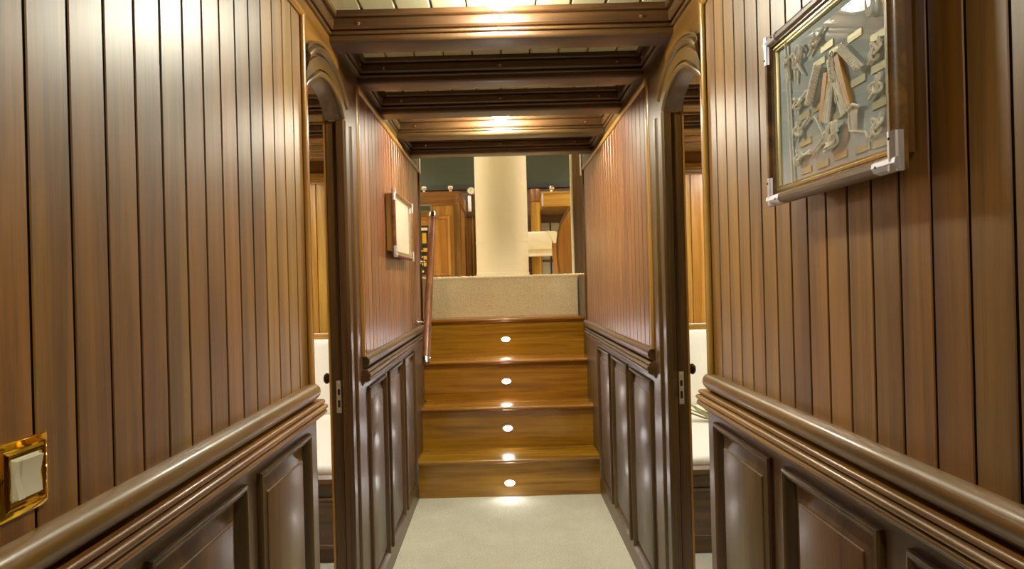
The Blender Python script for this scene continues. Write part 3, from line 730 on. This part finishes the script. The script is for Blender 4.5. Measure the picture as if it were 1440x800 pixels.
# mast
ms = thing('mast', 'thick round cream clad mast standing at the top of the stairs', 'mast', (.022, 5.52, UP))
R_ = .2245
MB().lathe([(R_, 0), (R_, SC - UP)], (.022, 5.52, UP), (0, 0, 1), 56).build('cladding', 'leather', ms)
MB().lathe([(R_ + .004, 0), (R_ + .004, .035), (R_ + .0005, .038)], (.022, 5.52, UP), (0, 0, 1), 56).build('foot_band', 'leather', ms)
MB().lathe([(R_ + .0002, .034), (R_ + .0035, .034), (R_ + .0035, .04), (R_ + .0002, .04)], (.022, 5.52, UP + .26), (0, 0, 1), 56).build('seam_band', 'leather', ms)

# left helm console with rounded top rail and raised panel
cl = thing('helm_console', 'golden wooden helm console with rounded top rail left of mast', 'console', (-.8, 6.4, UP))
def rrect(xa, xb, ya, yb, r, n=6):
    return arc(xb - r, ya + r, r, 270, 360, n) + [(xb, yb), (xa, yb), (xa, ya)]
MB().prism(rrect(-1.7, -.375, 6.20, 7.0, .06), 2, UP, 2.075).build('body', 'honeyZ', cl)
MB().prism(rrect(-1.7, -.362, 6.185, 7.0, .075), 2, 2.072, 2.197).build('top_rail', 'mahoganyX', cl)
MB(lambda x, z, d: (x, 6.20 - d, z)).rings(-1.60, -.475, UP + .03, 1.965, [(0, 0), (0, .012), (.012, .018), (.03, .012), (.035, .004), (.08, .004), (.12, .014)]).build('raised_panel', 'honeyZ', cl)
MB().prism(rrect(-.44, -.375, 6.19, 6.3, .03), 2, UP, 2.07).build('corner_post', 'mahoganyZ', cl)
for x in (-.73, -.47):
    k = MB().lathe([(.012, 0), (.012, .03), (.024, .045), (.026, .06), (.018, .07), (0, .072)], (x, 6.3, 2.197), (0, 0, 1), 14); k.build('deck_knob', 'white', cl)
ip = thing('instrument_box', 'grey instrument box fixed to the front of the helm console', 'instrument', (-.71, 6.15, 2.03))
MB(lambda x, z, d: (x, 6.184 - d, z)).rings(-.80, -.645, 2.0, 2.068, [(0, 0), (0, .05), (.006, .056), (.012, .056), (.014, .052)]).build('housing', 'grey', ip)
MB().box((-.785, 6.118, 2.012), (-.66, 6.131, 2.056)).build('screen', 'nightglass', ip)
# black switch panel with yellow breakers
sp = thing('breaker_panel', 'black switch panel with yellow breakers on the helm console', 'switch panel', (-.73, 6.17, 1.62))
MB().box((-.80, 6.160, 1.40), (-.675, 6.1815, 1.87)).build('housing', 'black', sp)
MB().box((-.765, 6.154, 1.825), (-.690, 6.161, 1.852)).build('title_strip', 'white', sp)
for xx, za, zb2 in ((-.725, 1.70, 1.80), (-.718, 1.62, 1.655), (-.718, 1.545, 1.58), (-.718, 1.48, 1.515)):
    MB().box((xx - .016, 6.152, za), (xx + .022, 6.161, zb2)).build('breaker', 'yellow', sp)
for xx, zz in ((-.752, 1.63), (-.752, 1.57), (-.745, 1.43), (-.752, 1.50)):
    MB().lathe([(.012, 0), (.012, .006), (.005, .014), (0, .015)], (xx, 6.161, zz), (0, -1, 0), 10).build('toggle', 'silver', sp)
# second cabinet in the gap left of the mast
c2 = thing('tall_cabinet', 'dark red wooden cabinet with upright mouldings behind left mast edge', 'cabinet', (-.3, 7.3, UP))
MB().box((-.385, 7.2, UP), (.25, 7.55, 2.05)).build('body', 'mahoganyZ', c2)
MB().prism(rrect(-.37, .27, 7.17, 7.55, .02), 2, 2.05, 2.11).build('shelf', 'darkX', c2)
MB().box((-.36, 7.21, 2.11), (.25, 7.55, 2.30)).build('upper_box', 'darkX', c2)
for x in (-.37, -.30, -.262, -.225, -.19):
    MB().tube([(x, 7.197, UP), (x, 7.197, 2.05)], .014, 10).build('pilaster', 'mahoganyZ', c2)
MB().lathe([(.022, 0), (.022, .17), (.018, .18)], (-.325, 7.19, 2.11), (0, 0, 1), 14).build('metal_sleeve', 'silver', c2)
gg = thing('round_gauge', 'round white dial gauge on the cabinet beside the mast', 'gauge', (-.31, 7.13, 2.34))
MB().lathe([(.042, 0), (.045, .01), (.045, .035), (.040, .04), (.038, .036), (0, .036)], (-.305, 7.19, 2.335), (0, -1, .15), 22).build('case', 'chrome', gg)
MB().lathe([(.037, .037), (0, .0372)], (-.305, 7.19, 2.335), (0, -1, .15), 22).build('dial', 'white', gg)
MB().box((-.307, 7.150, 2.338), (-.303, 7.152, 2.365)).build('needle', 'black', gg)
MB().box((-.32, 7.19, 2.295), (-.29, 7.23, 2.33)).build('foot', 'black', gg)
# right of the mast: capped post, console shelf, seat, curved board, dark post
po = thing('round_post', 'round wooden post with darker collar right of mast', 'post', (.377, 6.6, UP))
MB().lathe([(.047, 0), (.047, .775)], (.377, 6.6, UP), (0, 0, 1), 24).build('shaft', 'honeyZ', po)
MB().lathe([(.046, .765), (.056, .775), (.056, .895), (.052, .905), (0, .907)], (.377, 6.6, UP), (0, 0, 1), 24).build('collar', 'mahoganyZ', po)
c3 = thing('side_console', 'wooden console shelf with deep dark recess right of mast', 'console', (.9, 7.0, UP))
MB().prism([(.463, 6.8), (1.6, 6.8), (1.6, 7.6), (.463, 7.6)], 2, 2.10, 2.24).build('top_rail', 'honeyX', c3)
MB().box((.455, 6.79, 2.24), (1.6, 7.6, 2.256)).build('rail_cap', 'honeyX', c3)
MB().box((.458, 6.785, 2.105), (.475, 6.81, 2.235)).build('end_plate', 'silver', c3)
MB().box((.30, 7.62, UP), (1.6, 7.66, 2.10)).build('back_panel', 'darkX', c3)
MB().box((1.30, 6.85, UP), (1.36, 7.6, 2.10)).build('side_panel', 'darkX', c3)
for x, dz in ((.575, 0), ):
    MB().lathe([(.03, 0), (.018, .012), (.016, .03), (.03, .045), (.034, .06), (.02, .075), (0, .078)], (x, 6.9, 2.256), (0, 0, 1), 14).build('brass_knob', 'chrome', c3)
wd = struct(empty('window_5', (.62, 7.6, 1.6)), 'small curtained cabinet window right of the mast')
for xa, xb, za, zb2 in ((.50, .60, 1.87, 2.0), (.615, .715, 1.87, 2.0), (.50, .60, 1.56, 1.70), (.50, .60, 1.38, 1.54), (.615, .715, 1.56, 1.70), (.615, .715, 1.38, 1.54)):
    p_ = MB().box((xa, 7.610, za), (xb, 7.618, zb2)).build('pane', 'curtain', wd)
    MB(lambda x, z, d: (x, 7.612 - d, z)).rings(xa - .01, xb + .01, za - .01, zb2 + .01, [(0, 0), (0, .012), (.012, .012), (.012, 0)], close=True).build('pane_frame', 'darkZ', p_)
MB().box((.43, 7.56, UP), (.50, 7.6, 2.09)).build('jamb', 'honeyZ', wd)
# seat with cream back and curved golden leg
se = thing('helm_chair', 'cream leather seat with curved golden wooden side right of mast', 'seat', (.42, 6.35, UP))
MB().prism([(6.30, 1.625), (6.29, 1.65), (6.29, 1.765), (6.30, 1.79), (6.34, 1.80), (6.50, 1.80), (6.55, 1.77), (6.55, 1.64), (6.53, 1.625)], 0, .12, .515).build('cushion', 'leather', se)
MB().prism([(.46, 1.80), (.555, 1.795), (.572, 1.775), (.570, 1.70), (.545, 1.675), (.525, 1.685), (.510, 1.73), (.485, 1.775)], 1, 6.285, 6.5).build('bolster', 'leather', se)
MB().prism([(.523, 1.69), (.545, 1.675), (.572, 1.70), (.572, 1.55), (.578, 1.45), (.595, UP), (.545, UP), (.530, 1.45), (.520, 1.56)], 1, 6.32, 6.36).build('side_leg', 'honeyZ', se)
MB().box((.12, 6.33, 1.56), (.52, 6.5, 1.625)).build('under_rail', 'leather', se)
MB().tube([(.20, 6.4, UP), (.20, 6.4, 1.57)], .03, 12).build('pedestal', 'bronze', se)
cbd = thing('curved_board', 'tall honey wooden board with curved edge beside dark post', 'board', (.6, 5.6, UP))
pts = [(.66, UP), (.66, 1.99), (.640, 1.955), (.608, 1.91), (.575, 1.86), (.545, 1.80), (.526, 1.74), (.515, 1.67), (.511, 1.60), (.513, 1.52), (.518, 1.44), (.524, 1.39), (.528, UP)]
MB().prism(pts, 1, 5.60, 5.63).build('panel', 'honeyZ', cbd)
MB().tube([(a, 5.615, b) for a, b in pts[1:]], .016, 10).build('edge_band', 'mahoganyZ', cbd)
dp2 = thing('door_post', 'dark wooden post with pale edge strip at top right of stairs', 'post', (.62, 5.0, UP))
MB().box((.582, 5.0, UP - .0), (.68, 5.08, SC)).build('shaft', 'darkZ', dp2)
MB().box((.568, 5.01, UP - .0), (.582, 5.06, SC)).build('edge_strip', 'leather', dp2)
